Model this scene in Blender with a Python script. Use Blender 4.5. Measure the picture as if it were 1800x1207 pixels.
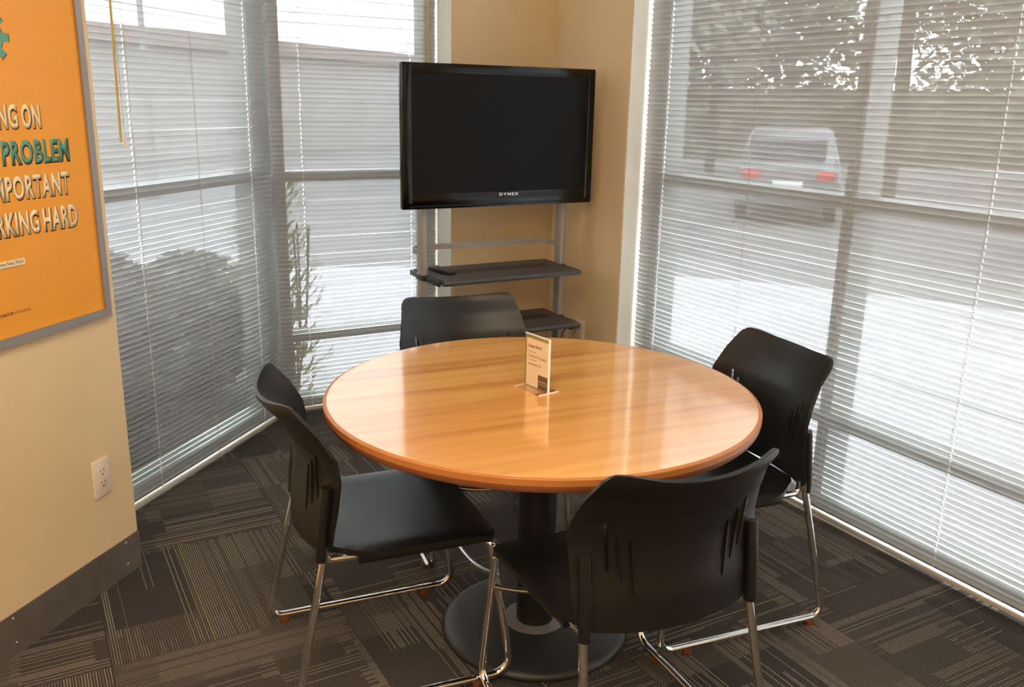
import bpy, bmesh, math, random
from mathutils import Vector, Matrix, geometry
random.seed(7)
C = bpy.context.scene.collection
SC = bpy.context.scene
for _o in list(bpy.data.objects): bpy.data.objects.remove(_o)
PI = math.pi
S2 = 2 ** -.5

# ---------------------------------------------------------------- camera, world, light, exposure
CAM_H = 1.5212
FPX, PITCH, ROLL, YAW = 1561.8, math.radians(15.275), math.radians(1.17), math.radians(29.483)
fw = Vector((math.sin(YAW)*math.cos(PITCH), math.cos(YAW)*math.cos(PITCH), -math.sin(PITCH)))
rt = Vector((math.cos(YAW), -math.sin(YAW), 0)); up = rt.cross(fw)
r2 = math.cos(ROLL)*rt + math.sin(ROLL)*up; u2 = -math.sin(ROLL)*rt + math.cos(ROLL)*up
cd = bpy.data.cameras.new('camera'); cam = bpy.data.objects.new('camera', cd); C.objects.link(cam)
M = Matrix.Identity(4)
for i in range(3):
    M[i][0] = r2[i]; M[i][1] = u2[i]; M[i][2] = -fw[i]
M[0][3], M[1][3], M[2][3] = 0, 0, CAM_H
cam.matrix_world = M
cd.sensor_width = 36; cd.lens = FPX/1800*36; cd.clip_start = .05; cd.clip_end = 300
SC.camera = cam
SC.view_settings.view_transform = 'Standard'; SC.view_settings.look = 'None'
SC.view_settings.gamma = 1; SC.view_settings.use_curve_mapping = False
SC.view_settings.exposure = 0.0
W = bpy.data.worlds.new('overcast_sky'); SC.world = W; W.use_nodes = True
nt = W.node_tree; bg = nt.nodes['Background']
tc = nt.nodes.new('ShaderNodeTexCoord'); nz = nt.nodes.new('ShaderNodeTexNoise'); cr = nt.nodes.new('ShaderNodeValToRGB')
nz.inputs['Scale'].default_value = 2.2; nz.inputs['Detail'].default_value = 4
cr.color_ramp.elements[0].position = .3; cr.color_ramp.elements[0].color = (.84, .90, 1, 1)
cr.color_ramp.elements[1].position = .7; cr.color_ramp.elements[1].color = (1, 1, 1, 1)
nt.links.new(tc.outputs['Generated'], nz.inputs['Vector']); nt.links.new(nz.outputs['Fac'], cr.inputs['Fac'])
nt.links.new(cr.outputs['Color'], bg.inputs['Color']); bg.inputs['Strength'].default_value = 18

def area(name, loc, size, power, col, sy=None):
    l = bpy.data.lights.new(name, 'AREA'); l.energy = power; l.color = col; l.size = size
    if sy: l.shape = 'RECTANGLE'; l.size_y = sy
    o = bpy.data.objects.new(name, l); o.location = loc; C.objects.link(o); return o
WARM = (1, .84, .62)
CEIL_LAMPS = [(.3, .9), (-1.7, .9), (.3, -1.0), (-1.7, -1.0)]
for (lx, ly) in CEIL_LAMPS:
    area('ceiling_lamp_light', (lx, ly, 2.655), .55, 37, WARM, 1.15)

# ---------------------------------------------------------------- helpers
def link(o, parent=None):
    C.objects.link(o)
    if parent: o.parent = parent
    return o
def finish(name, bm, m, parent=None, smooth=None, loc=None, rotz=0):
    me = bpy.data.meshes.new(name)
    bmesh.ops.recalc_face_normals(bm, faces=bm.faces[:])
    bm.to_mesh(me); bm.free()
    if m:
        for k in (m if isinstance(m, (list, tuple)) else [m]): me.materials.append(k)
    if smooth is not None:
        me.polygons.foreach_set('use_smooth', [True]*len(me.polygons)); me.set_sharp_from_angle(angle=math.radians(smooth))
    o = bpy.data.objects.new(name, me)
    if loc: o.location = loc
    o.rotation_euler.z = rotz
    return link(o, parent)
def empty(name, label=None, cat=None, loc=(0,0,0), rotz=0, group=None):
    o = bpy.data.objects.new(name, None); o.location = loc; o.rotation_euler.z = rotz; o.empty_display_size = .1
    C.objects.link(o)
    if label: o['label'] = label
    if cat: o['category'] = cat
    if group: o['group'] = group
    return o
def tag(o, label, cat, group=None):
    o['label'] = label; o['category'] = cat
    if group: o['group'] = group
    return o
def struct(o): o['kind'] = 'structure'; return o
def box(bm, a, b, bev=0, mat=None):
    a = Vector(a); b = Vector(b); c = (a+b)/2; s = b-a
    r = bmesh.ops.create_cube(bm, size=1, matrix=Matrix.Translation(c) @ Matrix.Diagonal((abs(s.x), abs(s.y), abs(s.z), 1)))
    vs = r['verts']
    fs = {f for v in vs for f in v.link_faces}
    if mat is not None:
        for f in fs: f.material_index = mat
    if bev:
        es = list({e for v in vs for e in v.link_edges})
        bmesh.ops.bevel(bm, geom=es, offset=bev, segments=2, affect='EDGES', profile=.5)
    return vs
def boxo(name, a, b, m, parent=None, bev=0, **k):
    bm = bmesh.new(); box(bm, a, b, bev); return finish(name, bm, m, parent, 40 if bev else None, **k)
def prism(bm, pts, z0, z1):
    lo = [bm.verts.new((x, y, z0)) for x, y in pts]; hi = [bm.verts.new((x, y, z1)) for x, y in pts]
    n = len(pts)
    bm.faces.new(lo[::-1]); bm.faces.new(hi)
    for i in range(n): bm.faces.new((lo[i], lo[(i+1) % n], hi[(i+1) % n], hi[i]))
def lathe(bm, prof, seg=64, c=(0, 0)):
    rings = []
    for r, z in prof:
        if r < 1e-6: rings.append([bm.verts.new((c[0], c[1], z))])
        else: rings.append([bm.verts.new((c[0]+r*math.cos(2*PI*i/seg), c[1]+r*math.sin(2*PI*i/seg), z)) for i in range(seg)])
    for a, b in zip(rings, rings[1:]):
        for i in range(seg):
            j = (i+1) % seg
            if len(a) == 1 and len(b) == 1: continue
            if len(a) == 1: bm.faces.new((a[0], b[i], b[j]))
            elif len(b) == 1: bm.faces.new((a[i], a[j], b[0]))
            else: bm.faces.new((a[i], a[j], b[j], b[i]))
def fillet(pts, rad, n=6):
    pts = [Vector(p) for p in pts]; out = [pts[0]]
    for i in range(1, len(pts)-1):
        p0, p, p1 = pts[i-1], pts[i], pts[i+1]
        r = rad[i-1] if isinstance(rad, (list, tuple)) else rad
        a = (p0-p).normalized(); b = (p1-p).normalized()
        ang = a.angle(b)
        if r <= 0 or ang > PI-.02: out.append(p); continue
        d = min(r/math.tan(ang/2), (p0-p).length*.49, (p1-p).length*.49); r = d*math.tan(ang/2)
        cen = p + (a+b).normalized()*(r/math.sin(ang/2))
        s = p+a*d-cen; e = p+b*d-cen
        for k in range(n+1):
            w = s.angle(e); t = k/n
            q = (s*math.sin((1-t)*w)+e*math.sin(t*w))/math.sin(w) if w > 1e-4 else s
            out.append(cen+q)
    out.append(pts[-1]); return out
def tube(bm, path, r, seg=12, flat=None):
    path = [Vector(p) for p in path]; n = len(path)
    T = []
    for i in range(n):
        d = path[min(i+1, n-1)]-path[max(i-1, 0)]; T.append(d.normalized())
    ref = Vector((0, 0, 1)) if abs(T[0].z) < .9 else Vector((1, 0, 0))
    N = (ref-T[0]*ref.dot(T[0])).normalized(); rings = []
    for i in range(n):
        N = (N-T[i]*N.dot(T[i])).normalized(); B = T[i].cross(N)
        ra, rb = (r, r) if not flat else flat
        rings.append([bm.verts.new(path[i]+N*math.cos(2*PI*k/seg)*ra+B*math.sin(2*PI*k/seg)*rb) for k in range(seg)])
    for a, b in zip(rings, rings[1:]):
        for k in range(seg): bm.faces.new((a[k], a[(k+1) % seg], b[(k+1) % seg], b[k]))
    bm.faces.new(rings[0][::-1]); bm.faces.new(rings[-1])
def tubeo(name, path, r, m, parent=None, seg=12, flat=None):
    bm = bmesh.new(); tube(bm, path, r, seg, flat); return finish(name, bm, m, parent, 50)

# ---------------------------------------------------------------- materials
def lin(c): return tuple(((v/12.92) if v <= .04045 else ((v+.055)/1.055)**2.4) for v in c)
def srgb(r, g, b): return lin((r/255, g/255, b/255))
def mat(name, col, rough=.5, metal=0., bump=0., bscale=200., var=0., vscale=6., coat=0., spec=.5, stretch=(1, 1, 1)):
    m = bpy.data.materials.new(name); m.use_nodes = True; t = m.node_tree; b = t.nodes['Principled BSDF']
    b.inputs['Base Color'].default_value = (*col, 1); b.inputs['Roughness'].default_value = rough; b.inputs['Metallic'].default_value = metal
    b.inputs['Coat Weight'].default_value = coat; b.inputs['Coat Roughness'].default_value = .1; b.inputs['Specular IOR Level'].default_value = spec
    co = t.nodes.new('ShaderNodeTexCoord'); mp = t.nodes.new('ShaderNodeMapping'); mp.inputs['Scale'].default_value = stretch
    t.links.new(co.outputs['Object'], mp.inputs['Vector'])
    v = max(var, .02)
    n = t.nodes.new('ShaderNodeTexNoise'); n.inputs['Scale'].default_value = vscale; n.inputs['Detail'].default_value = 3
    r = t.nodes.new('ShaderNodeValToRGB')
    r.color_ramp.elements[0].position = .3; r.color_ramp.elements[1].position = .7
    r.color_ramp.elements[0].color = (*[c*(1-v) for c in col], 1); r.color_ramp.elements[1].color = (*[min(1, c*(1+v)) for c in col], 1)
    t.links.new(mp.outputs['Vector'], n.inputs['Vector']); t.links.new(n.outputs['Fac'], r.inputs['Fac']); t.links.new(r.outputs['Color'], b.inputs['Base Color'])
    if bump:
        n2 = t.nodes.new('ShaderNodeTexNoise'); n2.inputs['Scale'].default_value = bscale; n2.inputs['Detail'].default_value = 2
        bp = t.nodes.new('ShaderNodeBump'); bp.inputs['Strength'].default_value = bump; bp.inputs['Distance'].default_value = .002
        t.links.new(mp.outputs['Vector'], n2.inputs['Vector']); t.links.new(n2.outputs['Fac'], bp.inputs['Height']); t.links.new(bp.outputs['Normal'], b.inputs['Normal'])
    return m
M_wall = mat('cream_wall_paint', srgb(227, 200, 159), .75, bump=.25, bscale=350)
M_jamb = mat('daylit_jamb_paint', srgb(214, 208, 194), .6, bump=.1, bscale=350)  # wall paint at the reveals, whitened to carry the daylight on it
M_ceil = mat('ceiling_paint', (.75, .74, .7), .9, bump=.2, bscale=80)
M_base = mat('grey_cove_base', srgb(98, 90, 84), .6, var=.15, vscale=14, bump=.1)
M_screw = mat('screw_metal', (.8, .78, .72), .3, 1.)
M_slat = mat('perforated_grey_slat', srgb(164, 162, 160), .45, 0., bump=.05, bscale=60, spec=.5)
def perforate(m, frac):   # micro-perforated metal: holes far below a pixel let this share of the light through
    t = m.node_tree; b = t.nodes['Principled BSDF']; o = t.nodes['Material Output']
    mx = t.nodes.new('ShaderNodeMixShader'); tr = t.nodes.new('ShaderNodeBsdfTransparent'); mx.inputs['Fac'].default_value = frac
    t.links.new(b.outputs[0], mx.inputs[1]); t.links.new(tr.outputs[0], mx.inputs[2]); t.links.new(mx.outputs[0], o.inputs['Surface'])
perforate(M_slat, .12)
M_rail = mat('cream_blind_rail', srgb(186, 176, 166), .4)
M_cord = mat('white_lift_cord', (.86, .87, .9), .8)
M_string = mat('tan_ladder_string', srgb(176, 160, 145), .8)
M_wand = mat('yellowed_wand_plastic', srgb(205, 172, 90), .3)
M_frame = mat('anodised_window_frame', srgb(138, 142, 140), .4, .4)
M_black = mat('black_chair_plastic', (.0075, .007, .007), .37, bump=.25, bscale=500, spec=.5)
M_chrome = mat('chrome', (.82, .8, .78), .08, 1.)
M_glide = mat('orange_brown_glide', srgb(118, 62, 36), .45)
M_disc = mat('black_powdercoat', srgb(42, 42, 43), .4, bump=.2, bscale=420)
M_col = mat('black_column_paint', srgb(18, 18, 20), .45, bump=.1, bscale=300)
M_ring = mat('grey_base_ring', srgb(140, 138, 142), .4, .3)
M_tvb = mat('gloss_black_bezel', srgb(10, 9, 9), .18, coat=.0, spec=.35)
M_tvs = mat('tv_screen', srgb(18, 15, 15), .35, spec=.12)
M_tvback = mat('tv_back_plastic', srgb(20, 20, 22), .5)
M_silver = mat('silver_stand_paint', srgb(160, 152, 142), .45, .3)
M_shelf = mat('charcoal_shelf_laminate', srgb(74, 70, 70), .45, var=.12, vscale=60, stretch=(1, 8, 1))
M_shelf2 = mat('dark_shelf_recess', srgb(52, 46, 44), .6, var=.12, vscale=60)
M_clamp = mat('dark_clamp', srgb(48, 47, 48), .4)
M_logo = mat('logo_white', (.8, .8, .8), .5)
M_remote = mat('remote_black', srgb(26, 24, 24), .35)
M_btn = mat('remote_button_grey', srgb(92, 84, 80), .5)
M_btnr = mat('remote_button_red', srgb(140, 70, 68), .5)
M_cable = mat('black_cable', (.012, .012, .012), .5)
M_plate = mat('white_outlet_plastic', srgb(232, 214, 196), .35)
M_slot = mat('outlet_slot_dark', srgb(70, 50, 36), .7)
M_pframe = mat('brushed_aluminium_frame', srgb(160, 152, 148), .42, .55, bump=.1, bscale=300, stretch=(1, 1, 12))
M_poster = mat('orange_poster_paper', srgb(236, 158, 30), .45, var=.05, vscale=120, stretch=(1, 1, 8), coat=.15)
M_pcream = mat('poster_cream_ink', srgb(245, 222, 180), .5)
M_pteal = mat('poster_teal_ink', srgb(92, 158, 138), .5)
M_pdark = mat('poster_dark_ink', srgb(62, 26, 22), .5)
M_pbrown = mat('poster_brown_ink', srgb(150, 88, 22), .5)
M_paper = mat('cream_card', srgb(244, 224, 196), .6)
M_green = mat('olive_green_border', srgb(140, 148, 62), .6)
M_brown = mat('brown_logo_square', srgb(108, 74, 58), .6)
M_red = mat('dark_red_ink', srgb(140, 52, 42), .6)
M_ink = mat('brown_ink', srgb(110, 96, 66), .6)
M_yel = mat('pale_yellow_ink', srgb(205, 190, 120), .6)
M_lampf = mat('ceiling_lamp_frame', (.8, .8, .78), .5)

def clear_mat(name, tint, spec_col=(1, 1, 1), k=.5, rough=.02):
    m = bpy.data.materials.new(name); m.use_nodes = True; t = m.node_tree; t.nodes.clear()
    o = t.nodes.new('ShaderNodeOutputMaterial'); mx = t.nodes.new('ShaderNodeMixShader'); tr = t.nodes.new('ShaderNodeBsdfTransparent')
    gl = t.nodes.new('ShaderNodeBsdfGlossy'); fr = t.nodes.new('ShaderNodeLayerWeight'); pw = t.nodes.new('ShaderNodeMath'); pw.operation = 'POWER'; pw.inputs[1].default_value = 5
    mu = t.nodes.new('ShaderNodeMath'); mu.operation = 'MULTIPLY_ADD'; fr.inputs['Blend'].default_value = .5; mu.inputs[1].default_value = k; mu.inputs[2].default_value = .04
    tr.inputs['Color'].default_value = (*tint, 1); gl.inputs['Roughness'].default_value = rough; gl.inputs['Color'].default_value = (*spec_col, 1)
    t.links.new(fr.outputs['Facing'], pw.inputs[0]); t.links.new(pw.outputs[0], mu.inputs[0]); t.links.new(mu.outputs[0], mx.inputs['Fac']); t.links.new(tr.outputs[0], mx.inputs[1]); t.links.new(gl.outputs[0], mx.inputs[2]); t.links.new(mx.outputs[0], o.inputs['Surface'])
    return m
M_glass = clear_mat('window_glass', (.93, .96, .95), k=.8)
M_acryl = clear_mat('clear_acrylic', (.97, .96, .95), k=.9)
M_acryle = mat('acrylic_cut_edge', (.9, .88, .84), .2)

def wood_mat():
    m = bpy.data.materials.new('maple_laminate'); m.use_nodes = True; t = m.node_tree; b = t.nodes['Principled BSDF']; N = t.nodes.new; L = t.links.new
    co = N('ShaderNodeTexCoord'); mp = N('ShaderNodeMapping'); L(co.outputs['Object'], mp.inputs['Vector'])
    sx = N('ShaderNodeSeparateXYZ'); L(mp.outputs['Vector'], sx.inputs[0])
    # staves about 7 cm wide, each shifted in tone
    st = N('ShaderNodeMath'); st.operation = 'MULTIPLY'; st.inputs[1].default_value = 13.5; L(sx.outputs['Y'], st.inputs[0])
    wob = N('ShaderNodeTexNoise'); wob.inputs['Scale'].default_value = 2.2; L(mp.outputs['Vector'], wob.inputs['Vector'])
    ad = N('ShaderNodeMath'); ad.operation = 'MULTIPLY_ADD'; ad.inputs[1].default_value = .5; L(wob.outputs['Fac'], ad.inputs[0]); L(st.outputs[0], ad.inputs[2])
    fl = N('ShaderNodeMath'); fl.operation = 'FLOOR'; L(ad.outputs[0], fl.inputs[0])
    xs = N('ShaderNodeMath'); xs.operation = 'MULTIPLY'; xs.inputs[1].default_value = .9; L(sx.outputs['X'], xs.inputs[0])
    wn = N('ShaderNodeTexWhiteNoise'); wn.noise_dimensions = '1D'; L(fl.outputs[0], wn.inputs['W'])
    # long streaks
    mp2 = N('ShaderNodeMapping'); mp2.inputs['Scale'].default_value = (1.1, 26, 1); L(co.outputs['Object'], mp2.inputs['Vector'])
    n1 = N('ShaderNodeTexNoise'); n1.inputs['Scale'].default_value = 1.; n1.inputs['Detail'].default_value = 5; L(mp2.outputs['Vector'], n1.inputs['Vector'])
    mp3 = N('ShaderNodeMapping'); mp3.inputs['Scale'].default_value = (9, 240, 1); L(co.outputs['Object'], mp3.inputs['Vector'])
    n2 = N('ShaderNodeTexNoise'); n2.inputs['Scale'].default_value = 1.; n2.inputs['Detail'].default_value = 2; L(mp3.outputs['Vector'], n2.inputs['Vector'])
    a1 = N('ShaderNodeMath'); a1.operation = 'MULTIPLY_ADD'; a1.inputs[1].default_value = .26; L(wn.outputs['Value'], a1.inputs[0]); L(n1.outputs['Fac'], a1.inputs[2])
    a2 = N('ShaderNodeMath'); a2.operation = 'MULTIPLY_ADD'; a2.inputs[1].default_value = .22; L(n2.outputs['Fac'], a2.inputs[0]); L(a1.outputs[0], a2.inputs[2])
    r = N('ShaderNodeValToRGB'); e = r.color_ramp.elements
    e[0].position = .42; e[0].color = (*srgb(202, 132, 60), 1); e[1].position = .95; e[1].color = (*srgb(238, 178, 98), 1)
    k = e.new(.62); k.color = (*srgb(224, 157, 78), 1)
    L(a2.outputs[0], r.inputs['Fac']); L(r.outputs['Color'], b.inputs['Base Color'])
    b.inputs['Roughness'].default_value = .35; b.inputs['Coat Weight'].default_value = 1.; b.inputs['Coat Roughness'].default_value = .09; b.inputs['Coat IOR'].default_value = 2.3
    return m
M_wood = wood_mat()
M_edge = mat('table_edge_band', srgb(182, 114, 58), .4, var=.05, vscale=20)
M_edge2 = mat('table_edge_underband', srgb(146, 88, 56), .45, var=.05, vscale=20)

def carpet_mat():
    m = bpy.data.materials.new('striped_tile_carpet'); m.use_nodes = True; t = m.node_tree; b = t.nodes['Principled BSDF']; N = t.nodes.new; L = t.links.new
    def math_(op, a, bb=None, c=None):
        n = N('ShaderNodeMath'); n.operation = op
        for i, v in enumerate((a, bb, c)):
            if v is None: continue
            if isinstance(v, (int, float)): n.inputs[i].default_value = v
            else: L(v, n.inputs[i])
        return n.outputs[0]
    co = N('ShaderNodeTexCoord'); oi = N('ShaderNodeObjectInfo'); sx = N('ShaderNodeSeparateXYZ'); L(co.outputs['Object'], sx.inputs[0])
    X, Y = sx.outputs['X'], sx.outputs['Y']; R = oi.outputs['Random']
    # stripes run along local Y; position across = X
    row = math_('FLOOR', math_('MULTIPLY', X, 140.))             # thin rows
    cx = N('ShaderNodeCombineXYZ')
    L(row, cx.inputs['X']); L(math_('MULTIPLY', R, 91.), cx.inputs['Z'])
    wr = N('ShaderNodeTexWhiteNoise'); wr.noise_dimensions = '3D'; L(cx.outputs[0], wr.inputs['Vector'])
    f = math_('FRACT', math_('MULTIPLY', X, 140.))
    line = math_('LESS_THAN', math_('ABSOLUTE', math_('SUBTRACT', f, .5)), .2)
    # blocks: rectangular patches where stripes are denser
    def block(sxx, syy, off):
        c = N('ShaderNodeCombineXYZ'); L(math_('FLOOR', math_('ADD', math_('MULTIPLY', X, sxx), math_('MULTIPLY', R, 7.+off))), c.inputs['X'])
        L(math_('FLOOR', math_('ADD', math_('MULTIPLY', Y, syy), math_('MULTIPLY', R, 13.+off))), c.inputs['Y']); L(math_('MULTIPLY', R, 57.+off), c.inputs['Z'])
        w = N('ShaderNodeTexWhiteNoise'); w.noise_dimensions = '3D'; L(c.outputs[0], w.inputs['Vector']); return w.outputs['Value']
    b1 = block(6.3, 4.1, 0.); b2 = block(3.1, 2.3, 3.); b3 = block(9.7, 5.3, 5.)
    dens = math_('ADD', math_('MULTIPLY', b1, .5), math_('MULTIPLY', b2, .5))
    on = math_('LESS_THAN', wr.outputs['Value'], math_('ADD', math_('MULTIPLY', dens, .9), .02))
    fine = math_('MULTIPLY', line, on)
    bold = math_('MULTIPLY', math_('MULTIPLY', fine, math_('GREATER_THAN', b3, .35)), math_('ADD', math_('MULTIPLY', b1, .4), .45))
    faint = math_('MULTIPLY', line, math_('MULTIPLY', b2, .38))
    strength = math_('MAXIMUM', bold, faint)
    # long thin accent lines over the whole tile
    acc_on = math_('GREATER_THAN', wr.outputs['Value'], .985)
    acc = math_('MULTIPLY', acc_on, line)
    pile = N('ShaderNodeTexNoise'); pile.inputs['Scale'].default_value = 260; pile.inputs['Detail'].default_value = 3; L(co.outputs['Object'], pile.inputs['Vector'])
    mp = N('ShaderNodeMapping'); mp.inputs['Scale'].default_value = (140*2, 60, 1); L(co.outputs['Object'], mp.inputs['Vector'])
    dash = N('ShaderNodeTexNoise'); dash.inputs['Scale'].default_value = 1.; L(mp.outputs[0], dash.inputs['Vector'])
    base = N('ShaderNodeValToRGB'); e = base.color_ramp.elements
    e[0].position = .3; e[0].color = (*srgb(33, 30, 30), 1); e[1].position = .72; e[1].color = (*srgb(84, 78, 76), 1); L(pile.outputs['Fac'], base.inputs['Fac'])
    m1 = N('ShaderNodeMixRGB'); L(math_('MULTIPLY', strength, math_('ADD', dash.outputs['Fac'], .45)), m1.inputs['Fac']); L(base.outputs['Color'], m1.inputs[1]); m1.inputs[2].default_value = (*srgb(160, 150, 134), 1)
    # accent colour: yellow-green, tan or blue grey
    ar = N('ShaderNodeValToRGB'); ar.color_ramp.interpolation = 'CONSTANT'; e = ar.color_ramp.elements
    e[0].position = 0; e[0].color = (*srgb(180, 160, 124), 1); e[1].position = .76; e[1].color = (*srgb(160, 158, 62), 1); k = e.new(.9); k.color = (*srgb(110, 112, 122), 1)
    cx2 = N('ShaderNodeCombineXYZ'); L(row, cx2.inputs['Y']); L(R, cx2.inputs['X'])
    w2 = N('ShaderNodeTexWhiteNoise'); w2.noise_dimensions = '3D'; L(cx2.outputs[0], w2.inputs['Vector']); L(w2.outputs['Value'], ar.inputs['Fac'])
    m2 = N('ShaderNodeMixRGB'); L(math_('MULTIPLY', acc, .75), m2.inputs['Fac']); L(m1.outputs[0], m2.inputs[1]); L(ar.outputs['Color'], m2.inputs[2])
    L(m2.outputs[0], b.inputs['Base Color']); b.inputs['Roughness'].default_value = .95; b.inputs['Specular IOR Level'].default_value = .1
    bp = N('ShaderNodeBump'); bp.inputs['Strength'].default_value = .7; bp.inputs['Distance'].default_value = .003
    h = math_('ADD', pile.outputs['Fac'], math_('MULTIPLY', fine, .4)); L(h, bp.inputs['Height']); L(bp.outputs['Normal'], b.inputs['Normal'])
    return m
M_carpet = carpet_mat()

def text_bm(s, height=None, width=None, bold=0., squeeze=1., spacing=1.):
    cu = bpy.data.curves.new('t', 'FONT'); cu.body = s; cu.size = 1; cu.offset = bold; cu.space_character = spacing; cu.resolution_u = 3
    o = bpy.data.objects.new('t', cu); C.objects.link(o)
    dg = bpy.context.evaluated_depsgraph_get(); me = bpy.data.meshes.new_from_object(o.evaluated_get(dg))
    bm = bmesh.new(); bm.from_mesh(me); bpy.data.objects.remove(o); bpy.data.curves.remove(cu); bpy.data.meshes.remove(me)
    xs = [v.co.x for v in bm.verts]; ys = [v.co.y for v in bm.verts]; x0, x1, y0, y1 = min(xs), max(xs), min(ys), max(ys)
    sy = height/(y1-y0) if height else 1; sx = width/(x1-x0) if width else sy*squeeze
    for v in bm.verts: v.co = Vector(((v.co.x-x0)*sx, (v.co.y-y0)*sy, 0))
    return bm, (x1-x0)*sx
def to_plane(bm, org, ex, ey, off=0.):
    ex = Vector(ex); ey = Vector(ey); n = ex.cross(ey)
    for v in bm.verts: v.co = Vector(org)+ex*v.co.x+ey*v.co.y+n*off
def extrude_flat(bm, d):
    r = bmesh.ops.extrude_face_region(bm, geom=bm.faces[:])
    vs = [g for g in r['geom'] if isinstance(g, bmesh.types.BMVert)]
    n = Vector(d)
    for v in vs: v.co += n

# ---------------------------------------------------------------- room shell
def AP(t, off, z=0.):  # point on the 45 degree side: t along the wall, off = signed offset across it
    return Vector((S2*t+S2*off, S2*t-S2*off, z))
WL_FACE = -1.897; WA_BLIND = -2.172; WA_F0, WA_F1 = -2.225, -2.33
room = [(-3.0, -1.8), (2.68, -1.8), (2.68, 4.24), (1.03, 4.24), (-3.0, .20)]
bm = bmesh.new(); prism(bm, [(-3.2, -2.0), (2.78, -2.0), (2.78, 4.34), (.98, 4.34), (-3.2, .15)], -.14, -.006)
floor = struct(finish('floor', bm, mat('floor_slab_concrete', (.2, .19, .18), .9)))
def clip(poly, a, b):
    out = []; n = len(poly)
    def side(p): return (b[0]-a[0])*(p[1]-a[1])-(b[1]-a[1])*(p[0]-a[0])
    for i in range(n):
        p, q = poly[i], poly[(i+1) % n]; sp, sq = side(p), side(q)
        if sp >= 0: out.append(p)
        if (sp >= 0) != (sq >= 0):
            t = sp/(sp-sq); out.append((p[0]+(q[0]-p[0])*t, p[1]+(q[1]-p[1])*t))
    return out
TS = .6455
for i in range(-6, 5):
    for j in range(-3, 9):
        x0 = .10+i*TS; y1 = 3.02-j*TS+TS*0; y0 = y1-TS
        g = .0006
        poly = [(x0+g, y0+g), (x0+TS-g, y0+g), (x0+TS-g, y1-g), (x0+g, y1-g)]
        for a, b in zip(room, room[1:]+room[:1]):
            poly = clip(poly, a, b)
            if not poly: break
        if len(poly) < 3: continue
        cx, cy = x0+TS/2, y0+TS/2
        turn = (i+j) % 2 == 1
        ang = PI/2 if turn else 0
        ang += PI if random.random() < .5 else 0
        ca, sa = math.cos(-ang), math.sin(-ang)
        lp = [((x-cx)*ca-(y-cy)*sa, (x-cx)*sa+(y-cy)*ca) for x, y in poly]
        bm = bmesh.new(); prism(bm, lp, -.006, 0.0)
        finish('carpet_tile', bm, M_carpet, floor, loc=(cx, cy, 0), rotz=ang)
# ceiling
bm = bmesh.new(); prism(bm, [(-3.2, -2.0), (2.78, -2.0), (2.78, 4.34), (.98, 4.34), (-3.2, .15)], 2.70, 2.78)
struct(finish('ceiling', bm, M_ceil))
for (lx, ly) in CEIL_LAMPS:
    fx = empty('ceiling_light', 'recessed rectangular ceiling light panel above the room', 'light', (lx, ly, 2.7), group='recessed ceiling light panels')
    bm = bmesh.new()
    for a, b in (((-.31, -.61), (-.28, .61)), ((.28, -.61), (.31, .61)), ((-.28, -.61), (.28, -.58)), ((-.28, .58), (.28, .61))):
        box(bm, (a[0], a[1], -.03), (b[0], b[1], 0))
    finish('frame', bm, M_lampf, fx)
# left wall with the poster
def slab(name, t0, t1, o0, o1, z0, z1, m, parent=None):
    p = [AP(t0, o0), AP(t1, o0), AP(t1, o1), AP(t0, o1)]
    bm = bmesh.new(); prism(bm, [(q.x, q.y) for q in p], z0, z1); return finish(name, bm, m, parent)
struct(slab('wall_left', -2.35, 2.243, WL_FACE, WA_F1, -.0, 2.70, M_wall))
struct(slab('wall_angled_header', 2.243, 3.735, -2.21, WA_F1-.02, 2.47, 2.70, M_wall))
bl = struct(slab('baseboard_left', -2.3, 2.246, WL_FACE+.004, WL_FACE, 0.0, .126, M_base))
for t in (2.18, 1.72, 1.26, .80):
    for z in (.113, .037):
        bm = bmesh.new(); lathe(bm, [(0, .0028), (.0022, .0024), (.004, 0)], 10)
        o = finish('screw', bm, M_screw, bl, 60); o.matrix_world = Matrix.Translation(AP(t, WL_FACE+.004, z)) @ Matrix.Rotation(-PI/4, 4, 'Z') @ Matrix.Rotation(PI/2, 4, 'Y')
        o.matrix_parent_inverse = Matrix.Identity(4)
struct(boxo('wall_far_left', (-3.15, -1.8, 0), (-3.0, .5, 2.7), M_wall))
struct(boxo('wall_rear', (-3.15, -1.95, 0), (2.68, -1.8, 2.7), M_wall))
# back pier (behind the television)
struct(boxo('wall_back', (1.895, 3.98, 0), (2.476, 4.33, 2.7), M_wall))
struct(boxo('wall_right', (2.476, 3.363, 0), (2.77, 4.33, 2.7), M_wall))
struct(boxo('wall_right_rear', (2.476, -1.8, 0), (2.77, -.32, 2.7), M_wall))
struct(boxo('trim_1', (1.8905, 3.983, 0), (1.895, 4.33, 2.47), M_jamb))  # thin facing on the wall reveal, daylight put into its colour
struct(boxo('trim_2', (2.479, 3.3585, 0), (2.77, 3.363, 2.47), M_jamb))
struct(boxo('wall_back_header', (1.05, 4.19, 2.47), (1.895, 4.33, 2.7), M_wall))
struct(boxo('wall_right_header', (2.61, -.32, 2.47), (2.77, 3.363, 2.7), M_wall))
struct(boxo('baseboard_back', (1.9, 3.975, 0), (2.476, 3.98, .1), M_base))
struct(boxo('baseboard_right', (2.471, 3.37, 0), (2.476, 3.975, .1), M_base))

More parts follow.
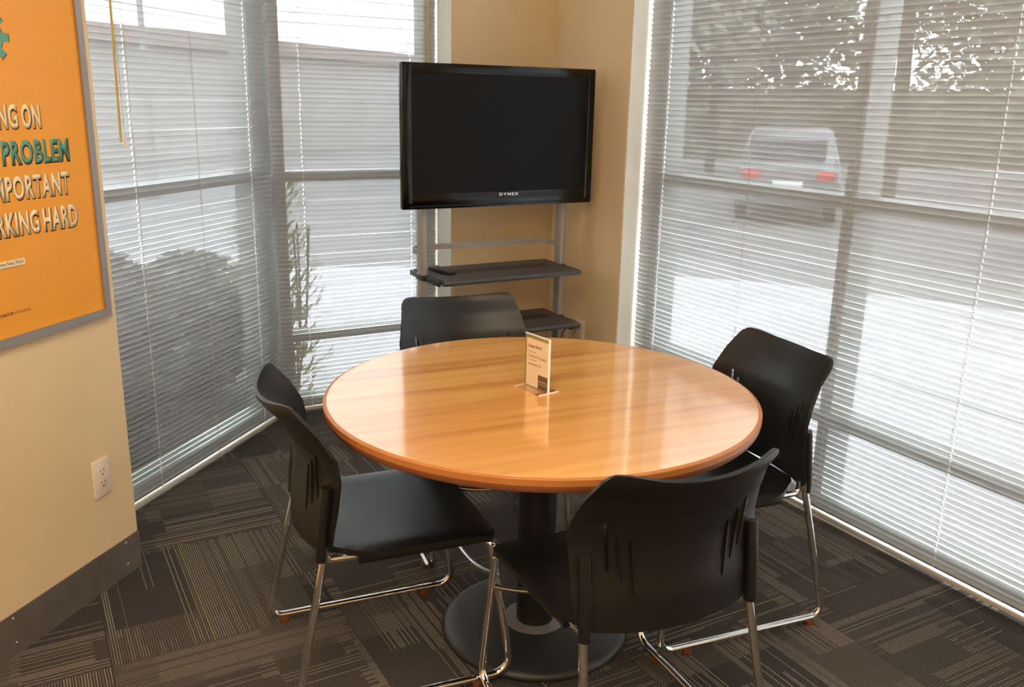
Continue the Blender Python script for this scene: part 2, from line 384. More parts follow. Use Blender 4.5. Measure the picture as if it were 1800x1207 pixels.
# windows: frames with mullions and glass
def window(name, to, posts, rails, L0, L1, gl):
    """to(t, d, z) -> world ; d = depth into frame 0..1 ; posts=(t0,t1) ; rails=(z0,z1)"""
    w = struct(empty(name, loc=tuple(to(L0, 0, 0))))
    inv = Matrix.Translation(-w.location)
    def part(nm, t0, t1, d0, d1, z0, z1, m):
        bm = bmesh.new(); P = [to(t0, d0, 0), to(t1, d0, 0), to(t1, d1, 0), to(t0, d1, 0)]
        prism(bm, [(p.x, p.y) for p in P], z0, z1); bm.transform(inv); return finish(nm, bm, m, w)
    for a, b in posts: part('post', a, b, 0, 1, 0, 2.47, M_frame)
    for a, b in rails:
        for (p0, p1) in zip(posts, posts[1:]): part('crossbar', p0[1], p1[0], 0, 1, a, b, M_frame)
    zs = sorted(rails)
    for (p0, p1) in zip(posts, posts[1:]):
        for (r0, r1) in zip(zs, zs[1:]): part('pane', p0[1]-.005, p1[0]+.005, .48, .53, r0[1]-.005, r1[0]+.005, M_glass)
    return w
RA = [(.0, .055), (.35, .395), (1.145, 1.19), (2.42, 2.47)]
window('window_1', lambda t, d, z: AP(t, WA_F0+(WA_F1-WA_F0)*d, z), [(2.245, 2.30), (3.605, 3.655)], [RA[0]]+RA[2:], 2.245, 3.65, None)
window('window_2', lambda t, d, z: Vector((t, 4.20+.12*d, z)), [(1.10, 1.135), (1.845, 1.8905)], [(.0, .055), (.35, .39), (1.132, 1.18), (2.42, 2.47)], 1.1, 1.89, None)
window('window_3', lambda t, d, z: Vector((2.64+.12*d, t, z)), [(-.32, -.27), (1.11, 1.165), (2.19, 2.245), (3.30, 3.3585)], [(.0, .055), (.345, .39), (1.165, 1.21), (2.42, 2.47)], -.32, 3.36, None)
bm = bmesh.new(); P = [AP(3.655, WA_F0), (1.10, 4.20), (1.10, 4.32), AP(3.655, WA_F1)]
prism(bm, [(p[0], p[1]) for p in P], 0, 2.47); struct(finish('trim_3', bm, M_frame))

# ---------------------------------------------------------------- mini blinds
PITCH_S = .0214; SLW = .0252; TILT = math.radians(-66)
def slat_mesh(length, holes):
    """curved micro-perforated slat with an oblong route hole at each lift cord"""
    bm = bmesh.new(); n = 8; cuts = [0.]
    for h in holes: cuts += [h-.0024, h+.0024]
    cuts.append(length); cuts = sorted(cuts)
    V = [[bm.verts.new((x, (k/n-.5)*SLW, .0019*(1-(2*k/n-1)**2))) for k in range(n+1)] for x in cuts]
    for i in range(len(cuts)-1):
        hole = any(abs((cuts[i]+cuts[i+1])/2-h) < .001 for h in holes)
        for k in range(n):
            if hole and 2 <= k <= 5: continue
            bm.faces.new((V[i][k], V[i+1][k], V[i+1][k+1], V[i][k+1]))
    me = bpy.data.meshes.new('slat'); bm.to_mesh(me); bm.free()
    me.materials.append(M_slat); me.polygons.foreach_set('use_smooth', [True]*len(me.polygons)); return me
def blind(label, org, rotz, length, ladders, cords, wand=None, rough=.006, tassel=None):
    """local x runs along the blind, local +y points out to the window"""
    r = empty('window_blind', label, 'blind', org, rotz)
    me = slat_mesh(length, cords)
    n = int((2.38-.05)/PITCH_S)
    for k in range(n):
        o = bpy.data.objects.new('slat', me); o.location = (random.uniform(-.001, .001), 0, .052+PITCH_S*k+random.gauss(0, .0004))
        ang = TILT+random.gauss(0, rough)
        o.rotation_euler = (ang, random.gauss(0, .0004), 0); link(o, r)
    boxo('bottom_rail', (0, -.012, .014), (length, .012, .030), M_rail, r, .003)
    boxo('head_rail', (0, -.014, 2.40), (length, .014, 2.43), M_rail, r, .002)
    hy = SLW/2*math.cos(TILT)+.0012
    for x in ladders:
        for dx in ((-.004, .004)):
            tubeo('ladder_string', [(x+dx, -hy, .028), (x+dx*.6, -hy, 1.2), (x+dx, -hy, 2.40)], .0006, M_string, r, 5)
    for x in cords:
        tubeo('lift_cord', [(x, 0, .03), (x, 0, 2.40)], .0009, M_cord, r, 8)
    if wand: tubeo('wand', [(wand[0], -.026, 2.40), (wand[0], -.030, 2.34), (wand[0]+wand[2], -.030, wand[1])], .0042, M_wand, r, 6)
    if tassel:
        tubeo('pull_cord', [(tassel[0]-.004, -.022, 2.4), (tassel[0], -.022, tassel[1]+.028)], .0008, M_string, r, 5)
        bm = bmesh.new(); lathe(bm, [(0, .03), (.004, .03), (.0075, .0), (0, 0)], 12); o = finish('tassel', bm, M_plate, r, 40); o.location = (tassel[0], -.022, tassel[1])
    return r
# angled blind: origin at its left (near) end, x along +t ; +y to outside = direction (-S2,S2)
tA = 2.29
blind('wide angled white mini blind between the poster wall and the room corner', tuple(AP(tA, WA_BLIND)), PI/4, 3.662-tA,
      [2.735-tA, 3.108-tA, 3.495-tA], [2.735-tA, 3.495-tA], wand=(2.665-tA, 1.357, -.022), tassel=(2.675-tA, 1.34), rough=.012)
blind('narrow white mini blind directly behind the left half of the television', (1.066, 4.147, 0), 0, 1.882-1.066,
      [1.205-1.066, 1.75-1.066], [1.205-1.066, 1.75-1.066], wand=(1.832-1.066, 1.5, 0))
blind('very wide white mini blind along the right side of the room', (2.572, 3.345, 0), -PI/2, 3.345+.28,
      [3.345-3.20, 3.345-2.66, 3.345-2.150, 3.345-1.640, 3.345-1.1, 3.345-.6, 3.345-.1], [3.345-3.20, 3.345-1.640, 3.345-.1], rough=.005)

# ---------------------------------------------------------------- round table
TX, TY = 1.232, 2.008
tb = empty('round_table', 'round maple topped pedestal table in the middle of the four black chairs', 'table', (TX, TY, 0), -math.radians(5))
bm = bmesh.new(); lathe(bm, [(0, .728), (.586, .728), (.5885, .7405), (.5865, .742), (0, .742)], 160); finish('tabletop', bm, M_wood, tb, 30)
bm = bmesh.new(); lathe(bm, [(.586, .724), (.5965, .724), (.5965, .7385), (.5900, .7415), (.588, .7418), (.587, .7415)], 160); lathe(bm, [(.5, .724), (.5965, .724)], 160)
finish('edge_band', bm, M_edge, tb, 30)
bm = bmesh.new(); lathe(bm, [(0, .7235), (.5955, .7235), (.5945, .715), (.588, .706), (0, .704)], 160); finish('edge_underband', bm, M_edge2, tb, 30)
bm = bmesh.new(); lathe(bm, [(0, .704), (.13, .704), (.13, .697), (.0, .697)], 48); finish('mounting_plate', bm, M_col, tb, 30)
bm = bmesh.new(); lathe(bm, [(0, .70), (.055, .70), (.055, .033), (0, .033)], 48); finish('column', bm, M_col, tb, 30)
bm = bmesh.new(); lathe(bm, [(0, 0), (.268, 0), (.2755, .006), (.276, .014), (.268, .024), (.252, .0295), (.0, .032)], 96); finish('pedestal_disc', bm, M_disc, tb, 50)
bm = bmesh.new(); lathe(bm, [(.0, .0318), (.092, .0312), (.092, .0335), (.09, .034), (0, .034)], 64); finish('trim_ring', bm, M_ring, tb, 40)

# ---------------------------------------------------------------- chairs
def interp(tab, z):
    if z <= tab[0][0]: return tab[0][1]
    for (a, va), (b, vb) in zip(tab, tab[1:]):
        if z <= b:
            t = (z-a)/(b-a); t = t*t*(3-2*t)*.5+t*.5; return va+(vb-va)*t
    return tab[-1][1]
EDGE = [(.43, -.178), (.50, -.172), (.58, -.160), (.64, -.155), (.69, -.163), (.745, -.184), (.82, -.229)]
SAG = [(.43, .054), (.58, .060), (.70, .068), (.82, .080)]
def backy(a, z): return interp(EDGE, z)-interp(SAG, z)*(1-(a/.235)**2)
def stadium(x0, z0, x1, z1, r, n=5):
    d = math.atan2(z1-z0, x1-x0); out = []
    for k in range(n+1): t = d-PI/2+PI*k/n; out.append((x1+r*math.cos(t), z1+r*math.sin(t)))
    for k in range(n+1): t = d+PI/2+PI*k/n; out.append((x0+r*math.cos(t), z0+r*math.sin(t)))
    return out
def inside(p, poly):
    c = False; n = len(poly)
    for i in range(n):
        a, b = poly[i], poly[i-1]
        if (a[1] > p[1]) != (b[1] > p[1]) and p[0] < (b[0]-a[0])*(p[1]-a[1])/(b[1]-a[1])+a[0]: c = not c
    return c
def rounded(pts, rad, n=6):
    P = [Vector((x, y, 0)) for x, y in pts]; m = len(P); out = []
    for i in range(m):
        seg = fillet([P[i-1].lerp(P[i], .5), P[i], P[i].lerp(P[(i+1) % m], .5)], [rad[i]], n)
        out += [(q.x, q.y) for q in seg[1:-1]]
    return out
def cdt_sheet(outline, holes, step):
    def dens(poly):
        out = []
        for i in range(len(poly)):
            a, b = poly[i], poly[(i+1) % len(poly)]; L = math.hypot(b[0]-a[0], b[1]-a[1]); k = max(1, int(L/step))
            out += [(a[0]+(b[0]-a[0])*j/k, a[1]+(b[1]-a[1])*j/k) for j in range(k)]
        return out
    ol = dens(outline); V = [Vector(p) for p in ol]; E = [(i, (i+1) % len(ol)) for i in range(len(ol))]
    for h in holes:
        s = len(V); V += [Vector(p) for p in h]; E += [(s+i, s+(i+1) % len(h)) for i in range(len(h))]
    xs = [p[0] for p in outline]; ys = [p[1] for p in outline]
    y = min(ys)+step/2; row = 0
    while y < max(ys):
        x = min(xs)+(step/2 if row % 2 else step)
        while x < max(xs):
            if inside((x, y), ol) and not any(inside((x, y), h) for h in holes):
                dmin = min(math.hypot(x-v[0], y-v[1]) for v in V[:len(ol)+sum(map(len, holes))])
                if dmin > step*.45: V.append(Vector((x, y)))
            x += step
        y += step*.87; row += 1
    ov, oe, of, *_ = geometry.delaunay_2d_cdt(V, E, [], 0, 1e-6)
    bm = bmesh.new(); bv = [bm.verts.new((v[0], v[1], 0)) for v in ov]
    for f in of:
        c = (sum(ov[i][0] for i in f)/3, sum(ov[i][1] for i in f)/3)
        if inside(c, ol) and not any(inside(c, h) for h in holes):
            bm.faces.new([bv[i] for i in f])
    for v in [v for v in bm.verts if not v.link_faces]: bm.verts.remove(v)
    return bm
def thicken(bm, th, nfun):
    """offset copy along -n, rim closed"""
    bm.normal_update()
    bnd = [e for e in bm.edges if len(e.link_faces) == 1]
    faces = bm.faces[:]; verts = bm.verts[:]
    cp = {v: bm.verts.new(v.co+nfun(v)*th) for v in verts}
    for f in faces: bm.faces.new([cp[v] for v in reversed(f.verts)])
    for e in bnd:
        a, b = e.verts; bm.faces.new((a, b, cp[b], cp[a]))
def make_chair():
    out = rounded([(-.226, .447), (.226, .447), (.236, .62), (.238, .69), (.209, .826), (-.209, .826), (-.238, .69), (-.236, .62)], [.03, .03, .2, .1, .03, .03, .1, .2], 6)
    holes = []
    for s in (-1, 1):
        for (xt, zt, xb, zb) in ((.174, .694, .163, .580), (.149, .672, .138, .555), (.122, .650, .112, .528)):
            holes.append(stadium(s*xb, zb, s*xt, zt, .0034))
    bm = cdt_sheet(out, holes, .018)
    for v in bm.verts:
        a, z = v.co.x, v.co.y
        zz = z - .010*(1-(a/.23)**2)*max(0, 1-(z-.447)/.1) - .013*max(0, 1-(a/.17)**2)*max(0, (z-.70)/.12)
        v.co = Vector((a, backy(a, z), zz))
    def nrm(v):
        a, z = v.co.x, v.co.z; e = 1e-3
        dz = (backy(a, z+e)-backy(a, z-e))/(2*e); da = (backy(a+e, z)-backy(a-e, z))/(2*e)
        return -Vector((-da, 1, -dz)).normalized()
    thicken(bm, .009, nrm)
    back = finish('backrest', bm, M_black, None, 42)
    # raised rims round the slots
    # seat
    out = rounded([(-.155, -.205), (.155, -.205), (.238, -.10), (.243, .245), (-.243, .245), (-.238, -.10)], [.06, .06, .09, .03, .03, .09], 7)
    bm = cdt_sheet(out, [], .03)
    def sz(x, y):
        z = .449-.010*max(0, 1-(x/.2)**2)*max(0, 1-((y+.02)/.17)**2)
        if y > .15: z -= ((y-.15)/.095)**2*.013
        z -= max(0, abs(x)-.21)**2*6
        return z
    for v in bm.verts: v.co.z = sz(v.co.x, v.co.y)
    thicken(bm, .016, lambda v: Vector((0, 0, -1)))
    seat = finish('seat', bm, M_black, None, 35)
    parts = [back, seat]
    for s in (-1, 1):
        bm = bmesh.new()
        p = [(s*.2135, backy(.2135, .615)-.018, .622), (s*.2135, backy(.2135, .6)-.020, .60), (s*.214, backy(.214, .5)-.020, .5), (s*.215, backy(.215, .44)-.020, .432)]
        tube(bm, p, .0145, 12); parts.append(finish('sleeve', bm, M_black, None, 40))
        pth = fillet([(s*.2145, -.196, .47), (s*.216, -.200, .435), (s*.246, -.292, .0245), (s*.246, .288, .0245), (s*.233, .230, .412), (s*.205, .215, .414)], [.05, .035, .045, .012], 7)
        bm = bmesh.new(); tube(bm, pth, .0103, 14); parts.append(finish('side_frame', bm, M_chrome, None, 50))
        pth = fillet([(s*.199, -.192, .462), (s*.199, -.192, .424), (s*.200, .0, .421), (s*.202, .22, .412)], [.02, .0], 6)
        bm = bmesh.new(); tube(bm, pth, .0095, 12); parts.append(finish('seat_rail', bm, M_chrome, None, 50))
        bm = bmesh.new(); box(bm, (s*.2-.017, -.115, .404), (s*.2+.017, .215, .438), .006); parts.append(finish('rail_cover', bm, M_black, None, 40))
        for y in (-.245, .19):
            bm = bmesh.new(); box(bm, (s*.246-.009, y-.013, .0), (s*.246+.009, y+.013, .022), .003); parts.append(finish('glide', bm, M_glide, None, 40))
    pth = [(x, .234, .325-.055*(1-(x/.236)**2)) for x in [(-.236+.472*k/16) for k in range(17)]]
    bm = bmesh.new(); tube(bm, pth, .0075, 10); parts.append(finish('cross_bar', bm, M_chrome, None, 50))
    return parts
proto = make_chair()
CH = [('black plastic chair left of the table, turned sideways with its broad seat in view', (.792, 2.103), (.993, -.12)),
      ('black plastic chair nearest the camera, its wide slotted back turned to the viewer', (1.180, 1.526), (.09, .995)),
      ('black plastic chair on the right of the table, in front of the wide blind', (1.769, 1.906), (-.99, .13)),
      ('black plastic chair behind the table, below the television and facing the viewer', (1.358, 2.633), (-.167, -.986))]
for k, (lb, (x, y), (ux, uy)) in enumerate(CH):
    r = empty('stacking_chair', lb, 'chair', (x, y, 0), math.atan2(-ux, uy), 'black stacking chairs around the table')
    for p in proto:
        if k == 0: p.parent = r
        else:
            c = p.copy(); C.objects.link(c); c.parent = r

# ---------------------------------------------------------------- television stand and television
PY = 3.655
st = empty('television_stand', 'silver two-pole television stand with two charcoal shelves in the corner', 'stand', (1.95, PY, 0))
def loc(o, d): o.location = d; return o
Lc = lambda x, y, z: (x-1.95, y-PY, z)
for (x0, x1) in ((1.578, 1.604), (2.310, 2.336)):
    bm = bmesh.new(); box(bm, Lc(x0, PY-.027, .05), Lc(x1, PY+.027, 1.55), .005); finish('pole', bm, M_silver, st, 40)
    bm = bmesh.new(); box(bm, Lc(x0-.012, 3.40, .0), Lc(x1+.012, 3.95, .05), .01); finish('foot', bm, M_silver, st, 40)
bm = bmesh.new(); box(bm, Lc(1.604, PY-.02, .06), Lc(2.31, PY+.02, .12), .004); finish('lower_beam', bm, M_silver, st, 40)
def shelf(ztop):
    o = empty('shelf'); o.parent = st
    bm = bmesh.new()
    y0, y1 = 3.445, 3.785
    prof = [(y0, ztop-.012), (y0+.006, ztop-.003), (y0+.02, ztop), (y1, ztop), (y1, ztop-.014), (y0+.05, ztop-.018), (y0+.02, ztop-.026), (y0+.006, ztop-.024)]
    a = [bm.verts.new(Lc(1.606, y, z)) for y, z in prof]; b = [bm.verts.new(Lc(2.318, y, z)) for y, z in prof]
    n = len(prof); bm.faces.new(a); bm.faces.new(b[::-1])
    for i in range(n): bm.faces.new((a[i], b[i], b[(i+1) % n], a[(i+1) % n]))
    # notch the poles by raising nothing: the poles stand just outside both ends
    s = finish('shelf_board', bm, M_shelf, st, 35); C.objects.unlink(o) if False else None
    bpy.data.objects.remove(o)
    boxo('shelf_inlay', Lc(1.66, 3.60, ztop-.001), Lc(2.25, 3.68, ztop+.0012), M_shelf2, s)
    for (x0, x1) in ((1.572, 1.610), (2.306, 2.342)):
        bm = bmesh.new(); box(bm, Lc(x0, PY-.036, ztop-.028), Lc(x1, PY+.036, ztop-.002), .006); finish('clamp', bm, M_clamp, s, 40)
    for x in (1.600, 2.320):
        bm = bmesh.new(); box(bm, Lc(x-.008, 3.48, ztop-.03), Lc(x+.004, 3.80, ztop-.006), .002); finish('side_bracket', bm, M_clamp, s, 40)
    tubeo('thumb_screw', [Lc(2.332, 3.70, ztop-.01), Lc(2.332, 3.70, ztop+.012)], .007, M_clamp, s)
    return s
shelf(.757); shelf(.502)
pth = fillet([Lc(1.590, 3.68, .850), Lc(1.590, 3.80, .850), Lc(2.322, 3.80, .850), Lc(2.322, 3.68, .850)], .07, 8)
def ribbon(bm, path, h, th):
    n = len(path); L = []
    for i in range(n):
        d = (path[min(i+1, n-1)]-path[max(i-1, 0)]); d.z = 0; d.normalize(); q = Vector((-d.y, d.x, 0))*th/2
        L.append([bm.verts.new(path[i]+q+Vector((0, 0, -h/2))), bm.verts.new(path[i]+q+Vector((0, 0, h/2))), bm.verts.new(path[i]-q+Vector((0, 0, h/2))), bm.verts.new(path[i]-q+Vector((0, 0, -h/2)))])
    for a, b in zip(L, L[1:]):
        for k in range(4): bm.faces.new((a[k], a[(k+1) % 4], b[(k+1) % 4], b[k]))
    bm.faces.new(L[0][::-1]); bm.faces.new(L[-1])
bm = bmesh.new(); ribbon(bm, pth, .026, .006); finish('curved_rail', bm, M_silver, st, 50)
bm = bmesh.new(); box(bm, Lc(1.56, 3.6285, 1.28), Lc(2.35, 3.675, 1.34), .003); finish('mount_bar', bm, M_clamp, st, 40)
# television
tv = empty('television', 'large flat black television with glossy bezel on the silver stand', 'television', (1.945, 3.57, 1.36))
T = lambda x, y, z: (x-1.945, y-3.57, z-1.36)
X0, X1, Z0, Z1 = 1.462, 2.428, 1.059, 1.668
bm = bmesh.new(); box(bm, T(X0, 3.556, Z0), T(X1, 3.592, Z1), .006); finish('bezel', bm, M_tvb, tv, 40)
bm = bmesh.new()   # raised frame strip round the screen
for a, b in (((X0+.012, Z0+.026), (X0+.042, Z1-.012)), ((X1-.042, Z0+.026), (X1-.012, Z1-.012)), ((X0+.042, Z1-.040), (X1-.042, Z1-.012)), ((X0+.042, Z0+.026), (X1-.042, Z0+.068))):
    box(bm, T(a[0], 3.5525, a[1]), T(b[0], 3.557, b[1]), .0015)
finish('screen_surround', bm, M_tvb, tv, 40)
boxo('screen', T(X0+.042, 3.5545, Z0+.068), T(X1-.042, 3.557, Z1-.040), M_tvs, tv)
bm = bmesh.new(); box(bm, T(X0+.06, 3.592, Z0+.05), T(X1-.06, 3.626, Z1-.05), .02); finish('rear_housing', bm, M_tvback, tv, 40)
bm = bmesh.new(); tube(bm, [T(X0+.03, 3.5565, Z0+.012), T(X1-.10, 3.5565, Z0+.012)], .006, 10, flat=(.004, .004)); finish('bottom_gloss_strip', bm, M_tvb, tv, 40)
bm, w = text_bm('DYNEX', height=.0125, bold=.02, squeeze=1.5, spacing=1.25); to_plane(bm, T(1.927, 3.5518, 1.107), (1, 0, 0), (0, 0, 1)); finish('logo', bm, M_logo, tv)
# remote
rm = empty('remote_control', 'black remote control lying on the upper shelf of the television stand', 'remote', (1.690, 3.655, .7585), math.radians(8))
bm = bmesh.new(); box(bm, (-.024, -.085, 0), (.024, .085, .017), .005); finish('body', bm, M_remote, rm, 40)
for i in range(3):
    for j in range(7):
        m = M_btnr if (j == 0 and i == 0) else M_btn
        boxo('button', (-.018+i*.0135, -.072+j*.021, .0168), (-.009+i*.0135, -.060+j*.021, .0188), m, rm, .001)

# ---------------------------------------------------------------- outlets, cable, poster, sign
def outlet(label, mtx, plug=False):
    r = empty('wall_outlet', label, 'outlet'); r.matrix_world = mtx   # local: x across, y out of wall, z up
    bm = bmesh.new(); box(bm, (-.036, 0, -.060), (.036, .007, .060), .002); finish('plate', bm, M_plate, r, 40)
    bm = bmesh.new(); box(bm, (-.0175, .006, -.034), (.0175, .0085, .034), .001); finish('receptacle', bm, M_plate, r, 40)
    for z in (-.019, .019):
        bm = bmesh.new()
        box(bm, (-.008, .0084, z+.001), (-.0058, .0089, z+.010)); box(bm, (.0058, .0084, z+.002), (.008, .0089, z+.009))
        box(bm, (-.0025, .0084, z-.010), (.0025, .0089, z-.005)); finish('socket', bm, M_slot, r)
    return r
outlet('white double outlet low on the left wall under the orange poster', Matrix.Translation(AP(2.106, WL_FACE, .373)) @ Matrix.Rotation(PI/4+PI, 4, 'Z'))
outlet('white outlet with a black plug behind the television stand', Matrix.Translation((2.476, 3.668, .388)) @ Matrix.Rotation(PI/2, 4, 'Z'))
cb = empty('power_cable', 'black power cable and plug running from the wall outlet to the television', 'cable', (2.45, 3.668, .42))
inv = lambda x, y, z: (x-2.45, y-3.668, z-.42)
bm = bmesh.new(); tube(bm, [inv(2.468, 3.675, .42), inv(2.445, 3.675, .422), inv(2.43, 3.675, .420), inv(2.41, 3.672, .415)], .014, 12); finish('plug', bm, M_cable, cb, 50)
tubeo('cord', fillet([inv(2.412, 3.672, .416), inv(2.37, 3.665, .41), inv(2.348, 3.66, .34), inv(2.344, 3.69, .36), inv(2.344, 3.69, 1.2)], .03, 6), .0035, M_cable, cb, 8)

# poster
N_A = Vector((S2, -S2, 0)); T_A = Vector((S2, S2, 0))
po = empty('framed_poster', 'orange typographic poster in a brushed silver frame on the left wall', 'poster', tuple(AP(1.88, WL_FACE, 1.35)))
def PL(t, d, z): return AP(t, WL_FACE+d, z)-po.location
def pbox(name, t0, t1, z0, z1, d0, d1, m, par=po, bev=0):
    bm = bmesh.new(); box(bm, (0, 0, 0), (1, 1, 1))
    for v in bm.verts: v.co = PL(t0+(t1-t0)*v.co.x, d0+(d1-d0)*v.co.y, z0+(z1-z0)*v.co.z)
    return finish(name, bm, m, par)
P0, P1, Q0, Q1 = 1.557, 2.206, .868, 1.826
pbox('frame_side', P1-.024, P1, Q0, Q1, .002, .020, M_pframe); pbox('frame_side', P0, P0+.024, Q0, Q1, .002, .020, M_pframe)
pbox('frame_bottom', P0+.024, P1-.024, Q0, Q0+.024, .002, .020, M_pframe); pbox('frame_top', P0+.024, P1-.024, Q1-.024, Q1, .002, .020, M_pframe)
sheet = pbox('poster_sheet', P0+.023, P1-.023, Q0+.023, Q1-.023, .003, .012, M_poster)
def ptext(s, right, zb, h, w, m, shadow=True, bold=.02, name='lettering'):
    for k, (dt, dz, off, mm, bd) in enumerate(((.0022, -.0030, .01215, M_pdark, bold+.03), (0, 0, .0124, m, bold)) if shadow else ((0, 0, .0124, m, bold),)):
        bm, ww = text_bm(s, height=h*(1.04 if (shadow and k == 0) else 1), width=w*(1.008 if (shadow and k == 0) else 1), bold=bd, spacing=1.1)
        ww = max(v.co.x for v in bm.verts)
        extrude_flat(bm, (0, 0, .0002))
        for v in bm.verts:
            x, y, zz = v.co; v.co = PL(right-ww+x+dt, off+zz, zb+y+dz)
        finish(name if not (shadow and k == 0) else 'lettering_shadow', bm, mm, po)
for (zb, m, words) in ((1.425, M_pcream, (('WORKING', 1.941, .226), ('ON', 2.018, .063))),
                       (1.334, M_pteal, (('THE RIGHT', 1.858, .250), ('PROBLEM', 2.108, .233))),
                       (1.243, M_pcream, (('IS MORE', 1.806, .195), ('IMPORTANT', 2.097, .275))),
                       (1.151, M_pcream, (('THAN', 1.722, .120), ('WORKING', 1.972, .232), ('HARD', 2.114, .127)))):
    for (wd_, rr, ww_) in words: ptext(wd_, rr, zb, .063, ww_, m, bold=.03)
bm = bmesh.new(); pts = rounded([(-.072, -.009), (.072, -.009), (.072, .009), (-.072, .009)], [.006]*4, 4)
prism(bm, pts, 0, .0003)
for v in bm.verts: v.co = PL(1.836+v.co.x+.0008, .01215+v.co.z*.3, 1.0815+v.co.y)
finish('credit_label_shadow', bm, M_pdark, po)
bm = bmesh.new(); prism(bm, pts, 0, .0003)
for v in bm.verts: v.co = PL(1.836+v.co.x, .0124+v.co.z, 1.083+v.co.y)
finish('credit_label', bm, M_pcream, po)
def ptext2(s, right, zb, h, m, off, bold=.01, squeeze=.9):
    bm, ww = text_bm(s, height=h, bold=bold, squeeze=squeeze)
    for v in bm.verts: v.co = PL(right-ww+v.co.x, off, zb+v.co.y)
    finish('small_print', bm, m, po); return ww
ptext2('Caterina Fake, Flickr', 1.903, 1.0785, .0105, M_pdark, .0130, squeeze=1.0)
w = ptext2('VITAMINS', 1.905, .948, .0085, M_pbrown, .0124, bold=0, squeeze=1.05)
ptext2('STARTUP', 1.905-w-.002, .948, .0085, M_pdark, .0124, bold=.02, squeeze=1.05)
def gear(R, teeth, ex=0.):
    pts = []
    for k in range(teeth):
        a = 2*PI*k/teeth
        for (dr, da) in ((-.30, -.50), (-.30, -.30), (0, -.22), (0, .22), (-.30, .30)):
            pts.append(((R*(1+dr)+ex)*math.cos(a+da*2*PI/teeth*.9), (R*(1+dr)+ex)*math.sin(a+da*2*PI/teeth*.9)))
    return pts
for (ex, off, m, nm) in ((.0028, .01215, M_pdark, 'gear_outline'), (0, .0125, M_pteal, 'gear')):
    bm = bmesh.new(); prism(bm, gear(.066, 8, ex), 0, .0002)
    for v in bm.verts: v.co = PL(1.878+v.co.x, off+v.co.z, 1.650+v.co.y)
    finish(nm, bm, m, po)

# Wi-Fi sign holder on the table
a = Vector((1.223, 2.083, .742)); b = Vector((1.238, 1.980, .742)); ex = (b-a).normalized(); wd = (b-a).length
sg = empty('sign_holder', 'clear acrylic stand holding a cream guest Wi-Fi card on the table', 'sign', tuple((a+b)/2), math.atan2(ex.y, ex.x))
H = .153
boxo('base', (-wd/2-.001, -.036, 0), (wd/2+.001, .036, .0026), M_acryl, sg, .0006)
boxo('front_panel', (-wd/2, -.0042, .0026), (wd/2, -.0026, H), M_acryl, sg)
boxo('back_panel', (-wd/2, .0014, .0026), (wd/2, .003, H), M_acryl, sg)
bm = bmesh.new(); box(bm, (wd/2, -.036, .0), (wd/2+.0016, .036, .0027)); box(bm, (wd/2-.0002, -.0042, .0026), (wd/2+.0010, .003, H)); box(bm, (-wd/2-.001, -.0042, H), (wd/2+.001, .003, H+.001)); box(bm, (-wd/2-.0012, -.036, .0), (-wd/2, .036, .0027))
finish('polished_edge', bm, M_acryle, sg)
cdr = boxo('card', (-wd/2+.001, -.0020, .004), (wd/2-.0015, .0008, H-.004), M_paper, sg)
def sbox(nm, x0, x1, z0, z1, m, y=-.0022): return boxo(nm, (x0, y-.0001, z0), (x1, y+.0003, z1), m, sg)
sbox('green_border', -wd/2+.001, -wd/2+.0065, .004, H-.004, M_green); sbox('green_border', -wd/2+.0065, wd/2-.0015, H-.0105, H-.004, M_green)
sbox('brown_logo_square', wd/2-.0445, wd/2-.0022, .0045, .044, M_brown)
def stext(s, x, z, h, m, bold=0., sq=.9, y=-.00245):
    bm, w = text_bm(s, height=h, bold=bold, squeeze=sq); to_plane(bm, (x, y, z), (1, 0, 0), (0, 0, 1)); finish('print', bm, m, sg)
x0 = -wd/2+.014
stext('Guest Wi-Fi', x0, .1165, .0085, M_red, .02, 1.02); stext('NETWORK', x0, .1025, .0030, M_ink, .01, 1.7); stext('Cowork Guest', x0, .0885, .0085, M_ink, 0, 1.08)
stext('PASSWORD', x0, .0790, .0030, M_ink, .01, 1.7); stext('welcome123', x0, .0655, .0075, M_ink, 0, 1.05)
stext('cowork', wd/2-.0405, .0235, .0070, M_yel, .01, 1.35, -.0026); stext('CHILLIWACK', wd/2-.0405, .0165, .0045, M_yel, .01, 1.0, -.0026)

# ---------------------------------------------------------------- outside
def ramp_mat(name, cols, scale, rough=.9, detail=4):
    m = bpy.data.materials.new(name); m.use_nodes = True; t = m.node_tree; b = t.nodes['Principled BSDF']
    co = t.nodes.new('ShaderNodeTexCoord'); n = t.nodes.new('ShaderNodeTexNoise'); n.inputs['Scale'].default_value = scale; n.inputs['Detail'].default_value = detail
    r = t.nodes.new('ShaderNodeValToRGB'); e = r.color_ramp.elements
    e[0].position = .35; e[0].color = (*cols[0], 1); e[1].position = .65; e[1].color = (*cols[1], 1)
    t.links.new(co.outputs['Object'], n.inputs['Vector']); t.links.new(n.outputs['Fac'], r.inputs['Fac']); t.links.new(r.outputs['Color'], b.inputs['Base Color'])
    b.inputs['Roughness'].default_value = rough; return m
M_conc = ramp_mat('pale_concrete_walk', ((.36, .36, .385), (.42, .42, .445)), .8)
M_asph = ramp_mat('weathered_asphalt', ((.16, .16, .17), (.21, .21, .22)), .5)
M_leaf = ramp_mat('tree_leaves', ((.115, .13, .095), (.19, .20, .155)), 1.5, .6)
M_leaf2 = ramp_mat('shrub_leaves', ((.16, .18, .07), (.28, .29, .14)), 8., .5)
M_bark = ramp_mat('bark', ((.06, .05, .04), (.10, .09, .07)), 9.)
M_bldg = ramp_mat('stucco', ((.33, .315, .315), (.38, .365, .365)), .6)
M_roof = ramp_mat('roof_fascia', ((.24, .20, .19), (.28, .23, .22)), 2.)
